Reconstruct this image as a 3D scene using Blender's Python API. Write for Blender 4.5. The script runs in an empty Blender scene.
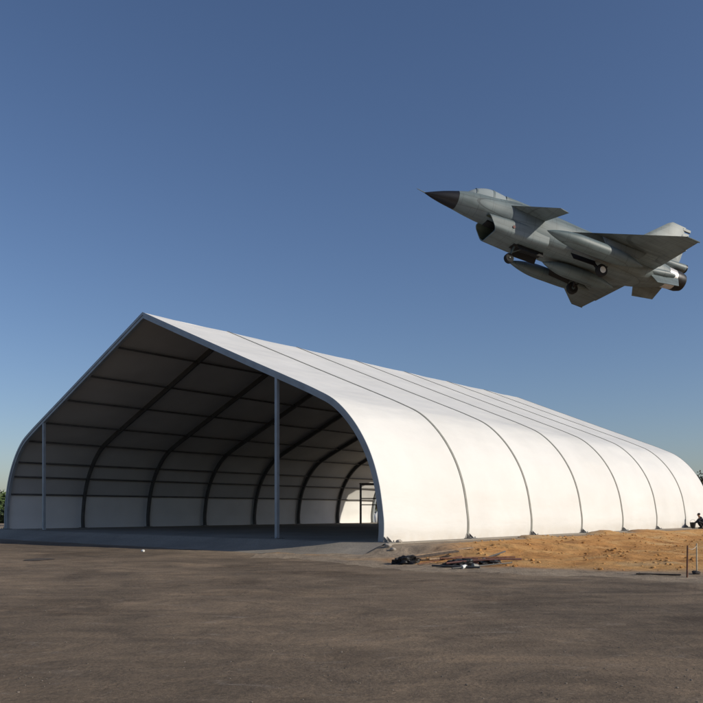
import bpy, bmesh, math, random
import numpy as np
from mathutils import Vector, Matrix, noise, Quaternion
random.seed(7)
rng = np.random.default_rng(7)
S = bpy.context.scene
C = S.collection
R = math.radians
# ---------------------------------------------------------------- frame of the place
CAM_H = 1.46                     # camera above the yard
SLAB = 0.41                      # top of the tent's slab above the yard
D = Vector((0.662, 0.7495)).normalized()          # along the tent, away from us
L = Vector((-D.y, D.x))                           # to the left across the tent
R0 = Vector((1.1167, 25.2333))                    # right front corner of the tent
W = 28.2
BAY = 5.02
NB = 7
LEN = BAY * NB

def tw(u, v, z=0.0):
    p = R0 + L * u + D * v
    return Vector((p.x, p.y, z))

def uv_of(x, y):
    q = Vector((x, y)) - R0
    return q.dot(L), q.dot(D)

# ---------------------------------------------------------------- materials
def mat(name, col, rough=0.7, metal=0.0, var=0.0, vscale=3.0, bump=0.0, bscale=20.0, spec=0.4, col2=None):
    m = bpy.data.materials.new(name)
    m.use_nodes = True
    nt = m.node_tree
    b = nt.nodes['Principled BSDF']
    b.inputs['Roughness'].default_value = rough
    b.inputs['Metallic'].default_value = metal
    b.inputs['Specular IOR Level'].default_value = spec
    b.inputs['Base Color'].default_value = (*col, 1)
    if var or bump or col2:
        tc = nt.nodes.new('ShaderNodeTexCoord')
    if var or col2:
        n = nt.nodes.new('ShaderNodeTexNoise')
        n.inputs['Scale'].default_value = vscale
        n.inputs['Detail'].default_value = 6
        nt.links.new(tc.outputs['Object'], n.inputs['Vector'])
        r = nt.nodes.new('ShaderNodeValToRGB')
        c2 = col2 or tuple(min(1, c * (1 + var)) for c in col)
        c1 = col if col2 else tuple(c * (1 - var) for c in col)
        r.color_ramp.elements[0].position = 0.32
        r.color_ramp.elements[1].position = 0.68
        r.color_ramp.elements[0].color = (*c1, 1)
        r.color_ramp.elements[1].color = (*c2, 1)
        nt.links.new(n.outputs['Fac'], r.inputs['Fac'])
        nt.links.new(r.outputs['Color'], b.inputs['Base Color'])
    if bump:
        n2 = nt.nodes.new('ShaderNodeTexNoise')
        n2.inputs['Scale'].default_value = bscale
        n2.inputs['Detail'].default_value = 5
        nt.links.new(tc.outputs['Object'], n2.inputs['Vector'])
        bp = nt.nodes.new('ShaderNodeBump')
        bp.inputs['Strength'].default_value = bump
        bp.inputs['Distance'].default_value = 0.05
        nt.links.new(n2.outputs['Fac'], bp.inputs['Height'])
        nt.links.new(bp.outputs['Normal'], b.inputs['Normal'])
    return m

M = {}
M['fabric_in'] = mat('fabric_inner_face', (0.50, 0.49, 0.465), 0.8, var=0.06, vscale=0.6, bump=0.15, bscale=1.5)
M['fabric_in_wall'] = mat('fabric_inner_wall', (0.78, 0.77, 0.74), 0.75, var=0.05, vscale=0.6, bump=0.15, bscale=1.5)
M['alu_front'] = mat('weathered_aluminium', (0.33, 0.36, 0.38), 0.5, 0.2, var=0.12, vscale=2)
M['rib'] = mat('shaded_rib_dark_bar_metal', (0.10, 0.097, 0.092), 0.6, 0.2, var=0.15, vscale=2)  # aluminium ribs coloured dark for interior shade; scrap bars are dark steel
M['purlin'] = mat('purlin_metal', (0.12, 0.115, 0.108), 0.6, 0.2, var=0.15, vscale=2)
M['keder'] = mat('keder_grey', (0.24, 0.24, 0.215), 0.6, var=0.15, vscale=4)
M['plate'] = mat('base_plate_steel', (0.20, 0.195, 0.19), 0.55, 0.4, var=0.3, vscale=9)
M['bolt'] = mat('bolt_steel', (0.35, 0.34, 0.33), 0.4, 0.8)
M['jet'] = mat('jet_grey_paint', (0.19, 0.222, 0.21), 0.5, 0.0, var=0.10, vscale=1.1, spec=0.5)
def jet_mat(name, base, lines=True):
    m = bpy.data.materials.new(name); m.use_nodes = True
    nt = m.node_tree; b = nt.nodes['Principled BSDF']; b.inputs['Roughness'].default_value = 0.5
    L_ = nt.links.new; N_ = nt.nodes.new
    tc = N_('ShaderNodeTexCoord'); v = tc.outputs['Object']
    def noi(scale, sc, det=6):
        mp = N_('ShaderNodeMapping'); mp.inputs['Scale'].default_value = sc; L_(v, mp.inputs['Vector'])
        n = N_('ShaderNodeTexNoise'); n.inputs['Scale'].default_value = scale; n.inputs['Detail'].default_value = det; L_(mp.outputs[0], n.inputs['Vector']); return n.outputs['Fac']
    def rmp(f, a, ca, b_, cb):
        r = N_('ShaderNodeValToRGB'); r.color_ramp.elements[0].position = a; r.color_ramp.elements[0].color = (*ca, 1)
        r.color_ramp.elements[1].position = b_; r.color_ramp.elements[1].color = (*cb, 1); L_(f, r.inputs['Fac']); return r.outputs['Color']
    def mul(fac, a, c):
        x = N_('ShaderNodeMixRGB'); x.blend_type = 'MULTIPLY'; x.inputs['Fac'].default_value = fac; L_(a, x.inputs['Color1']); L_(c, x.inputs['Color2']); return x.outputs['Color']
    c = rmp(noi(1.1, (1, 1, 1)), 0.3, tuple(k * 0.86 for k in base), 0.7, tuple(k * 1.12 for k in base))
    c = mul(0.8, c, rmp(noi(2.2, (0.25, 2.2, 2.2), 8), 0.34, (0.70, 0.71, 0.70), 0.52, (1, 1, 1)))     # oil and exhaust streaks running aft
    if lines:
        for k, (rot, off, w, h, dk) in enumerate((((0, 0, 0), 0.0, 1.15, 0.62, 0.42), ((R(90), 0, 0), 0.31, 0.85, 0.50, 0.55))):
            mp = N_('ShaderNodeMapping'); mp.inputs['Rotation'].default_value = rot; mp.inputs['Location'].default_value = (off, off, off); L_(v, mp.inputs['Vector'])
            br = N_('ShaderNodeTexBrick'); br.inputs['Scale'].default_value = 1.0; br.inputs['Mortar Size'].default_value = 0.011; br.inputs['Mortar Smooth'].default_value = 0.3
            br.inputs['Brick Width'].default_value = w; br.inputs['Row Height'].default_value = h; br.offset = 0.37
            br.inputs['Color1'].default_value = (1, 1, 1, 1); br.inputs['Color2'].default_value = (0.93, 0.93, 0.94, 1); br.inputs['Mortar'].default_value = (dk, dk, dk, 1)
            L_(mp.outputs[0], br.inputs['Vector']); c = mul(0.75, c, br.outputs['Color'])
    L_(c, b.inputs['Base Color']); return m
M['jet'] = jet_mat('jet_grey_paint', (0.135, 0.172, 0.178))
M['tank'] = jet_mat('tank_grey_paint', (0.098, 0.134, 0.138))
M['jet_dark'] = mat('jet_dark_bay', (0.012, 0.012, 0.012), 0.8)
M['duct'] = mat('intake_duct_paint', (0.045, 0.055, 0.035), 0.7, var=0.2)
M['radome'] = mat('radome_black', (0.008, 0.008, 0.011), 0.5, 0.0, var=0.2, vscale=2)
M['glass'] = mat('canopy_glass', (0.30, 0.34, 0.34), 0.06, 0.0, spec=1.0)
M['nozzle'] = mat('nozzle_dark_metal', (0.03, 0.03, 0.032), 0.45, 0.7, var=0.3, vscale=5)
M['hot'] = mat('bare_engine_metal', (0.62, 0.60, 0.58), 0.35, 0.35, var=0.12, vscale=4)
M['tyre'] = mat('tyre_rubber', (0.012, 0.012, 0.012), 0.85)
M['rim'] = mat('rim_white', (0.6, 0.6, 0.57), 0.5)
M['red'] = mat('dull_red', (0.11, 0.028, 0.025), 0.6)
M['yellow'] = mat('dull_yellow', (0.45, 0.32, 0.05), 0.6)
M['rust'] = mat('rusty_steel', (0.16, 0.075, 0.045), 0.8, 0.1, var=0.35, vscale=12, bump=0.3, bscale=60)
M['redbar'] = mat('red_primer_steel', (0.075, 0.028, 0.024), 0.7, 0.1, var=0.3, vscale=9)
M['wood'] = mat('old_wood', (0.28, 0.20, 0.13), 0.8, var=0.3, vscale=8, bump=0.3, bscale=30)
M['wood_dark'] = mat('dark_wood', (0.06, 0.045, 0.035), 0.8, var=0.35, vscale=8, bump=0.3, bscale=30)
M['palepost'] = mat('pale_bamboo', (0.50, 0.42, 0.30), 0.7, var=0.2, vscale=10)
M['tarp'] = mat('black_tarp', (0.012, 0.012, 0.013), 0.45, var=0.3, vscale=4, bump=0.4, bscale=12)
M['navy'] = mat('navy_cloth', (0.015, 0.018, 0.03), 0.9)
M['trousers'] = mat('charcoal_cloth', (0.02, 0.02, 0.022), 0.9)
M['skin'] = mat('skin', (0.28, 0.16, 0.10), 0.6)
M['hair'] = mat('black_hair', (0.008, 0.007, 0.007), 0.6)
M['bucket'] = mat('black_plastic', (0.015, 0.015, 0.015), 0.5)
M['white'] = mat('white_plastic', (0.7, 0.7, 0.67), 0.5, var=0.1, vscale=6)
M['stone'] = mat('pale_stone', (0.36, 0.32, 0.27), 0.9, var=0.25, vscale=6, bump=0.5, bscale=15)
M['darkstone'] = mat('dark_stone', (0.05, 0.042, 0.038), 0.9, var=0.3, vscale=6, bump=0.5, bscale=15)
M['bark'] = mat('bark', (0.10, 0.075, 0.05), 0.9, var=0.3, vscale=5, bump=0.6, bscale=12)
M['leaf'] = mat('leaves_dark', (0.045, 0.065, 0.028), 0.7, var=0.45, vscale=1.5)
M['leaf_b'] = mat('leaves_brownish', (0.085, 0.07, 0.04), 0.75, var=0.4, vscale=1.5)
M['leaf_g'] = mat('leaves_fresh', (0.085, 0.13, 0.04), 0.7, var=0.4, vscale=1.5)
M['scaf'] = mat('scaffold_tube', (0.16, 0.15, 0.14), 0.5, 0.5, var=0.2, vscale=5)
M['cord'] = mat('pale_cord', (0.5, 0.45, 0.38), 0.8)

# white PVC: faint weld seams, dust towards the hem, soft wrinkles
def fabric_mat():
    m = bpy.data.materials.new('white_pvc_fabric'); m.use_nodes = True
    nt = m.node_tree; b = nt.nodes['Principled BSDF']
    b.inputs['Roughness'].default_value = 0.45
    b.inputs['Specular IOR Level'].default_value = 0.35
    tc = nt.nodes.new('ShaderNodeTexCoord')
    n = nt.nodes.new('ShaderNodeTexNoise'); n.inputs['Scale'].default_value = 0.35; n.inputs['Detail'].default_value = 8
    n.inputs['Roughness'].default_value = 0.6
    nt.links.new(tc.outputs['Object'], n.inputs['Vector'])
    r = nt.nodes.new('ShaderNodeValToRGB')
    r.color_ramp.elements[0].position = 0.3; r.color_ramp.elements[0].color = (0.67, 0.66, 0.63, 1)
    r.color_ramp.elements[1].position = 0.7; r.color_ramp.elements[1].color = (0.75, 0.74, 0.71, 1)
    nt.links.new(n.outputs['Fac'], r.inputs['Fac'])
    # dust splashes on the lowest 60 cm
    sep = nt.nodes.new('ShaderNodeSeparateXYZ'); nt.links.new(tc.outputs['Object'], sep.inputs[0])
    n3 = nt.nodes.new('ShaderNodeTexNoise'); n3.inputs['Scale'].default_value = 2.2; n3.inputs['Detail'].default_value = 7
    nt.links.new(tc.outputs['Object'], n3.inputs['Vector'])
    mr = nt.nodes.new('ShaderNodeMapRange'); mr.inputs['To Max'].default_value = 0.6; mr.inputs['From Min'].default_value = 0.5; mr.inputs['From Max'].default_value = 0.0
    nt.links.new(sep.outputs['Z'], mr.inputs['Value'])
    mu = nt.nodes.new('ShaderNodeMath'); mu.operation = 'MULTIPLY'
    nt.links.new(mr.outputs[0], mu.inputs[0]); nt.links.new(n3.outputs['Fac'], mu.inputs[1])
    mix = nt.nodes.new('ShaderNodeMixRGB'); mix.inputs['Color2'].default_value = (0.50, 0.40, 0.28, 1)
    nt.links.new(mu.outputs[0], mix.inputs['Fac']); nt.links.new(r.outputs['Color'], mix.inputs['Color1'])
    nt.links.new(mix.outputs['Color'], b.inputs['Base Color'])
    n2 = nt.nodes.new('ShaderNodeTexNoise'); n2.inputs['Scale'].default_value = 0.9; n2.inputs['Detail'].default_value = 4
    mp = nt.nodes.new('ShaderNodeMapping'); mp.inputs['Scale'].default_value = (1, 0.35, 1)
    nt.links.new(tc.outputs['Object'], mp.inputs['Vector']); nt.links.new(mp.outputs[0], n2.inputs['Vector'])
    bp = nt.nodes.new('ShaderNodeBump'); bp.inputs['Strength'].default_value = 0.5; bp.inputs['Distance'].default_value = 0.14
    nt.links.new(n2.outputs['Fac'], bp.inputs['Height']); nt.links.new(bp.outputs['Normal'], b.inputs['Normal'])
    return m
M['fabric'] = fabric_mat()

def ramp(nt, fac, stops):
    r = nt.nodes.new('ShaderNodeValToRGB')
    e = r.color_ramp.elements
    e[0].position, e[0].color = stops[0][0], (*stops[0][1], 1)
    e[1].position, e[1].color = stops[-1][0], (*stops[-1][1], 1)
    for p, c in stops[1:-1]:
        k = e.new(p); k.color = (*c, 1)
    nt.links.new(fac, r.inputs['Fac'])
    return r.outputs['Color']

def tex_noise(nt, vec, scale, detail=6, rough=0.55, dist=0.0):
    n = nt.nodes.new('ShaderNodeTexNoise')
    n.inputs['Scale'].default_value = scale; n.inputs['Detail'].default_value = detail
    n.inputs['Roughness'].default_value = rough; n.inputs['Distortion'].default_value = dist
    nt.links.new(vec, n.inputs['Vector'])
    return n.outputs['Fac']

def mapping(nt, vec, scale=(1, 1, 1), rot=(0, 0, 0)):
    mp = nt.nodes.new('ShaderNodeMapping')
    mp.inputs['Scale'].default_value = scale; mp.inputs['Rotation'].default_value = rot
    nt.links.new(vec, mp.inputs['Vector'])
    return mp.outputs[0]

def mixc(nt, mode, fac, a, b):
    m = nt.nodes.new('ShaderNodeMixRGB'); m.blend_type = mode
    if isinstance(fac, (int, float)): m.inputs['Fac'].default_value = fac
    else: nt.links.new(fac, m.inputs['Fac'])
    for k, v in (('Color1', a), ('Color2', b)):
        if isinstance(v, tuple): m.inputs[k].default_value = (*v, 1)
        else: nt.links.new(v, m.inputs[k])
    return m.outputs['Color']

def bumps(nt, bsdf, items):
    prev = None
    for fac, strength, dist in items:
        bp = nt.nodes.new('ShaderNodeBump')
        bp.inputs['Strength'].default_value = strength; bp.inputs['Distance'].default_value = dist
        nt.links.new(fac, bp.inputs['Height'])
        if prev: nt.links.new(prev, bp.inputs['Normal'])
        prev = bp.outputs['Normal']
    nt.links.new(prev, bsdf.inputs['Normal'])

def yard_mat():
    m = bpy.data.materials.new('dusty_yard_surface'); m.use_nodes = True
    nt = m.node_tree; b = nt.nodes['Principled BSDF']
    b.inputs['Roughness'].default_value = 0.95; b.inputs['Specular IOR Level'].default_value = 0.15
    tc = nt.nodes.new('ShaderNodeTexCoord'); v = tc.outputs['Object']
    big = tex_noise(nt, v, 0.16, 5, 0.6, 0.6)
    base = ramp(nt, big, [(0.30, (0.116, 0.091, 0.068)), (0.50, (0.174, 0.134, 0.097)), (0.70, (0.245, 0.186, 0.130))])
    mid = tex_noise(nt, mapping(nt, v, (0.9, 1.15, 1), (0, 0, R(35))), 0.8, 9, 0.68, 1.2)
    c = mixc(nt, 'MULTIPLY', 0.75, base, ramp(nt, mid, [(0.32, (0.55, 0.55, 0.57)), (0.5, (0.95, 0.94, 0.93)), (0.68, (1.40, 1.34, 1.26))]))
    tracks = tex_noise(nt, mapping(nt, v, (0.30, 1.7, 1), (0, 0, R(-38))), 0.7, 6, 0.6, 1.4)
    c = mixc(nt, 'MULTIPLY', 0.5, c, ramp(nt, tracks, [(0.36, (0.74, 0.74, 0.76)), (0.5, (1, 1, 1)), (0.68, (1.3, 1.26, 1.2))]))
    pale = tex_noise(nt, mapping(nt, v, (0.8, 1.7, 1)), 1.7, 9, 0.7, 0.5)
    c = mixc(nt, 'MIX', ramp(nt, pale, [(0.58, (0, 0, 0)), (0.72, (0.6, 0.6, 0.6))]), c, (0.30, 0.255, 0.21))
    at = nt.nodes.new('ShaderNodeAttribute'); at.attribute_name = 'dust'
    c = mixc(nt, 'MIX', at.outputs['Fac'], c, ramp(nt, mid, [(0.3, (0.24, 0.19, 0.14)), (0.7, (0.36, 0.285, 0.205))]))
    stain = tex_noise(nt, mapping(nt, v, (0.7, 1.0, 1), (0, 0, R(20))), 0.55, 7, 0.62, 0.8)
    c = mixc(nt, 'MULTIPLY', 0.8, c, ramp(nt, stain, [(0.30, (0.60, 0.58, 0.57)), (0.46, (1, 1, 1))]))
    fine = tex_noise(nt, v, 26, 8, 0.75)
    c = mixc(nt, 'MULTIPLY', 0.8, c, ramp(nt, fine, [(0.32, (0.55, 0.55, 0.55)), (0.5, (1, 1, 1)), (0.7, (1.45, 1.42, 1.38))]))
    vor = nt.nodes.new('ShaderNodeTexVoronoi'); vor.inputs['Scale'].default_value = 34
    nt.links.new(v, vor.inputs['Vector'])
    peb = ramp(nt, vor.outputs['Distance'], [(0.10, (1, 1, 1)), (0.26, (0, 0, 0))])
    c = mixc(nt, 'MIX', mixc(nt, 'MULTIPLY', 1.0, peb, ramp(nt, tex_noise(nt, v, 5, 3), [(0.5, (0, 0, 0)), (0.66, (0.45, 0.45, 0.45))])), c, (0.27, 0.235, 0.20))
    nt.links.new(c, b.inputs['Base Color'])
    bumps(nt, b, [(mid, 0.5, 0.09), (fine, 0.75, 0.02), (tex_noise(nt, v, 6, 6, 0.6), 0.5, 0.04)])
    return m
M['yard'] = yard_mat()

def dirt_mat():
    m = bpy.data.materials.new('orange_dirt'); m.use_nodes = True
    nt = m.node_tree; b = nt.nodes['Principled BSDF']
    b.inputs['Roughness'].default_value = 0.97; b.inputs['Specular IOR Level'].default_value = 0.1
    tc = nt.nodes.new('ShaderNodeTexCoord'); v = tc.outputs['Object']
    big = tex_noise(nt, v, 0.42, 7, 0.62, 0.6)
    c = ramp(nt, big, [(0.30, (0.33, 0.175, 0.075)), (0.44, (0.54, 0.275, 0.10)), (0.58, (0.60, 0.345, 0.14)), (0.72, (0.60, 0.42, 0.23))])
    # greyer, paler trodden dirt at the yard edge and round the tent corner (material by place)
    at = nt.nodes.new('ShaderNodeAttribute'); at.attribute_name = 'trodden'
    c = mixc(nt, 'MIX', at.outputs['Fac'], c, ramp(nt, tex_noise(nt, v, 0.9, 7, 0.6), [(0.3, (0.26, 0.21, 0.16)), (0.7, (0.40, 0.32, 0.235))]))
    mid = tex_noise(nt, v, 3.2, 8, 0.7, 0.3)
    c = mixc(nt, 'MULTIPLY', 0.8, c, ramp(nt, mid, [(0.3, (0.6, 0.57, 0.53)), (0.5, (1, 1, 1)), (0.7, (1.2, 1.18, 1.14))]))
    fine = tex_noise(nt, v, 30, 7, 0.75)
    c = mixc(nt, 'MULTIPLY', 0.7, c, ramp(nt, fine, [(0.3, (0.6, 0.6, 0.6)), (0.5, (1, 1, 1)), (0.7, (1.25, 1.25, 1.25))]))
    nt.links.new(c, b.inputs['Base Color'])
    bumps(nt, b, [(mid, 0.9, 0.10), (fine, 0.8, 0.03)])
    return m
M['dirt'] = dirt_mat()

def slab_mat():
    m = bpy.data.materials.new('rough_concrete'); m.use_nodes = True
    nt = m.node_tree; b = nt.nodes['Principled BSDF']
    b.inputs['Roughness'].default_value = 0.9; b.inputs['Specular IOR Level'].default_value = 0.2
    tc = nt.nodes.new('ShaderNodeTexCoord'); v = tc.outputs['Object']
    c = ramp(nt, tex_noise(nt, v, 0.3, 7, 0.6, 0.4), [(0.3, (0.235, 0.208, 0.172)), (0.7, (0.37, 0.325, 0.265))])
    fine = tex_noise(nt, v, 14, 7, 0.7)
    c = mixc(nt, 'MULTIPLY', 0.6, c, ramp(nt, fine, [(0.3, (0.65, 0.65, 0.65)), (0.7, (1.2, 1.2, 1.2))]))
    nt.links.new(c, b.inputs['Base Color'])
    bumps(nt, b, [(fine, 0.4, 0.02)])
    return m
M['slab'] = slab_mat()

# ---------------------------------------------------------------- object helpers
def obj(name, bm, m, parent=None, smooth=False, auto=None):
    me = bpy.data.meshes.new(name)
    bmesh.ops.recalc_face_normals(bm, faces=bm.faces)
    bm.to_mesh(me); bm.free()
    for x in (m if isinstance(m, (list, tuple)) else [m]): me.materials.append(x)
    if smooth:
        me.polygons.foreach_set('use_smooth', [True] * len(me.polygons))
        if auto:
            me.set_sharp_from_angle(angle=R(auto))
    o = bpy.data.objects.new(name, me); C.objects.link(o)
    if parent: o.parent = parent
    return o

def tag(o, label=None, cat=None, group=None, kind=None):
    if label: o['label'] = label
    if cat: o['category'] = cat
    if group: o['group'] = group
    if kind: o['kind'] = kind
    return o

def thing(name, label, cat, loc=(0, 0, 0), rz=0.0, group=None):
    o = bpy.data.objects.new(name, None); C.objects.link(o)
    o.empty_display_size = 0.3
    o.location = loc; o.rotation_euler = (0, 0, rz)
    return tag(o, label, cat, group)

def add_box(bm, c, s, rot=None):
    r = bmesh.ops.create_cube(bm, size=1.0)
    mt = Matrix.Translation(Vector(c)) @ (rot.to_matrix().to_4x4() if rot else Matrix()) @ Matrix.Diagonal((*s, 1))
    bmesh.ops.transform(bm, matrix=mt, verts=r['verts'])
    return r['verts']

def add_bar(bm, a, b, r, n=10, r2=None, cap=True):
    a, b = Vector(a), Vector(b); d = b - a
    g = bmesh.ops.create_cone(bm, cap_ends=cap, segments=n, radius1=r, radius2=r if r2 is None else r2, depth=d.length)
    q = d.to_track_quat('Z', 'Y')
    bmesh.ops.transform(bm, matrix=Matrix.Translation((a + b) / 2) @ q.to_matrix().to_4x4(), verts=g['verts'])
    return g['verts']

def add_beam(bm, a, b, w, h, up=Vector((0, 0, 1))):
    a, b = Vector(a), Vector(b); d = (b - a); y = d.normalized()
    x = y.cross(up).normalized(); z = x.cross(y)
    mt = Matrix((x, y, z)).transposed().to_4x4(); mt.translation = (a + b) / 2
    r = bmesh.ops.create_cube(bm, size=1.0)
    bmesh.ops.transform(bm, matrix=mt @ Matrix.Diagonal((w, d.length, h, 1)), verts=r['verts'])
    return r['verts']

def loft(bm, rings, cap0=True, cap1=True, closed=True):
    V = [[bm.verts.new(p) for p in r] for r in rings]
    n = len(rings[0])
    for a, b in zip(V, V[1:]):
        for i in range(n if closed else n - 1):
            j = (i + 1) % n
            try: bm.faces.new((a[i], a[j], b[j], b[i]))
            except ValueError: pass
    if closed and cap0: bm.faces.new(V[0])
    if closed and cap1: bm.faces.new(V[-1])
    return V

def revolve(bm, prof, axis_o, axis_d, n=24, cap=True):
    """prof: list of (t along axis, radius)"""
    axis_d = Vector(axis_d).normalized()
    x = axis_d.orthogonal().normalized(); y = axis_d.cross(x)
    rings = []
    for t, r in prof:
        c = Vector(axis_o) + axis_d * t
        r = max(r, 0.002)
        rings.append([c + x * (r * math.cos(2 * math.pi * i / n)) + y * (r * math.sin(2 * math.pi * i / n)) for i in range(n)])
    return loft(bm, rings, cap, cap)

def slabfoil(bm, outline_t, thick_t, side):
    """flat plate with sharp edges: outline (x,y,z) list and thickness along axis `side`"""
    c = sum((Vector(p) for p in outline_t), Vector()) / len(outline_t)
    n = Vector(side).normalized()
    up = [bm.verts.new(Vector(p) + n * 0.012) for p in outline_t]
    dn = [bm.verts.new(Vector(p) - n * 0.012) for p in outline_t]
    inn_u = [bm.verts.new(c + (Vector(p) - c) * 0.72 + n * thick_t / 2) for p in outline_t]
    inn_d = [bm.verts.new(c + (Vector(p) - c) * 0.72 - n * thick_t / 2) for p in outline_t]
    k = len(outline_t)
    for i in range(k):
        j = (i + 1) % k
        bm.faces.new((up[i], up[j], dn[j], dn[i]))
        bm.faces.new((up[i], up[j], inn_u[j], inn_u[i]))
        bm.faces.new((dn[i], dn[j], inn_d[j], inn_d[i]))
    bm.faces.new(inn_u); bm.faces.new(inn_d)

# ---------------------------------------------------------------- ground
def sm(t):
    t = max(0.0, min(1.0, t)); return t * t * (3 - 2 * t)

def ground_h(x, y):
    u, v = uv_of(x, y)
    df = max(0.0, -v - 0.1) / 1.1
    dr = max(0.0, -u - 0.55) / 5.0
    dl = max(0.0, u - W - 1.0) / 14.0
    db = max(0.0, v - LEN - 0.5) / 40.0
    t = math.sqrt(df * df + dr * dr + dl * dl + db * db)
    pad = 0.385 * (1 - sm(t))
    d = math.hypot(x, y)
    n = 0.0
    if d < 90:
        n = 0.030 * noise.noise(Vector((x * 0.25, y * 0.25, 3.1))) + 0.014 * noise.noise(Vector((x * 1.1, y * 1.1, 7.7))) \
            + 0.006 * noise.noise(Vector((x * 4.0, y * 4.0, 1.7)))
        if -0.6 < u < W + 0.6 and -0.6 < v < LEN + 0.6: n = 0
    return pad + n - 0.012

def grid_mesh(name, xs, ys, hf, m, label_kind='structure'):
    nx, ny = len(xs), len(ys)
    vs = [(x, y, hf(x, y)) for y in ys for x in xs]
    fs = [(j * nx + i, j * nx + i + 1, (j + 1) * nx + i + 1, (j + 1) * nx + i) for j in range(ny - 1) for i in range(nx - 1)]
    me = bpy.data.meshes.new(name); me.from_pydata(vs, [], fs); me.update()
    me.polygons.foreach_set('use_smooth', [True] * len(me.polygons))
    me.materials.append(m)
    o = bpy.data.objects.new(name, me); C.objects.link(o)
    if label_kind: o['kind'] = label_kind
    return o

def graded(a, segs):
    out = [a]
    for end, step in segs:
        n = max(1, round((end - out[-1]) / step)); s0 = out[-1]
        out += [s0 + (end - s0) * (i + 1) / n for i in range(n)]
    return out
xs = graded(-4000, [(-600, 400), (-120, 60), (-40, 4), (-14, 0.5), (12, 0.16), (45, 0.6), (120, 5), (600, 60), (4000, 400)])
ys = graded(-400, [(-20, 60), (2, 3), (14, 0.14), (32, 0.2), (75, 0.7), (130, 5), (600, 50), (6000, 450)])
ground = grid_mesh('ground', xs, ys, ground_h, M['yard'])
# dust carried out of the tent: a paler strip along the slab (material by place)
def dust_at(x, y):
    if not (-60 < x < 40 and 5 < y < 90): return 0.0
    u, v = uv_of(x, y)
    e = -v - 1.0 + 1.3 * noise.noise(Vector((x * 0.35, y * 0.35, 3))) + 0.5 * noise.noise(Vector((x * 1.4, y * 1.4, 8)))
    return 0.75 * (1 - sm(e / 3.2)) if v < 0 else 0.75
da = ground.data.attributes.new('dust', 'FLOAT', 'POINT')
da.data.foreach_set('value', [dust_at(v.co.x, v.co.y) for v in ground.data.vertices])

# concrete slab under the tent: one box with a worn edge, standing on the ground
bm = bmesh.new()
def slab_outline(z):
    pts = []
    for a, b, n in (((-0.5, -0.55), (W + 0.5, -0.55), 60), ((W + 0.5, -0.55), (W + 0.5, LEN + 0.5), 60), ((W + 0.5, LEN + 0.5), (-0.5, LEN + 0.5), 60), ((-0.5, LEN + 0.5), (-0.5, -0.55), 60)):
        for i in range(n):
            t = i / n
            u = a[0] + (b[0] - a[0]) * t; v = a[1] + (b[1] - a[1]) * t
            k = 0.05 * noise.noise(Vector((u * 0.9, v * 0.9, 4)))
            pts.append(tw(u + k, v + k, z))
    return pts
loft(bm, [slab_outline(0.0), slab_outline(SLAB)])
# sloped concrete skirt from the slab's front edge down to the yard
rows = []
for v_, z_ in ((-0.50, SLAB - 0.004), (-0.62, SLAB - 0.012), (-1.0, 0.24), (-1.5, 0.09), (-2.0, -0.01), (-2.3, -0.10)):
    rows.append([tw(u + 0.0, v_ + (0.10 * noise.noise(Vector((u * 0.5, v_, 2))) + 0.05 * noise.noise(Vector((u * 2.1, v_, 6))) if v_ < -0.7 else 0), z_ + (0.015 * noise.noise(Vector((u * 1.3, v_ * 2, 8))) if v_ < -0.7 else 0)) for u in np.linspace(-0.45, W + 0.45, 160)])
loft(bm, rows, False, False, False)
slab = obj('concrete_floor', bm, M['slab']); slab['kind'] = 'structure'

# heaped orange dirt beside the tent
def border_y(x):
    pts = [(-1.6, 24.3), (-0.9, 23.0), (0.0, 21.2), (1.3, 19.6), (3.0, 18.6), (4.9, 17.9), (7.4, 16.2), (12, 14.5), (22, 12.5), (60, 9)]
    for (xa, ya), (xb, yb) in zip(pts, pts[1:]):
        if xa <= x <= xb:
            t = (x - xa) / (xb - xa); return ya + (yb - ya) * t
    return 9 if x > 60 else 24.5
MOUNDS = []
for k, (v, h, r) in enumerate([(15.2, 0.26, 0.9), (8.5, 0.05, 0.8), (20.5, 0.10, 1.2)]):
    p = tw(-1.15, v); MOUNDS.append((p.x, p.y, h, r))
for x, y, h, r in [(5.0, 23.5, 0.20, 1.6), (8.2, 25.5, 0.26, 1.9), (9.5, 22.0, 0.16, 1.5), (12.5, 26.5, 0.24, 2.2), (6.5, 28.5, 0.16, 1.6), (15.5, 30.5, 0.24, 2.4), (11.5, 30.5, 0.16, 1.8), (9.0, 19.2, 0.10, 1.2), (18.5, 35.5, 0.22, 2.5), (3.4, 25.4, 0.10, 1.2), (21, 32, 0.25, 3)]:
    MOUNDS.append((x, y, h, r))
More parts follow.
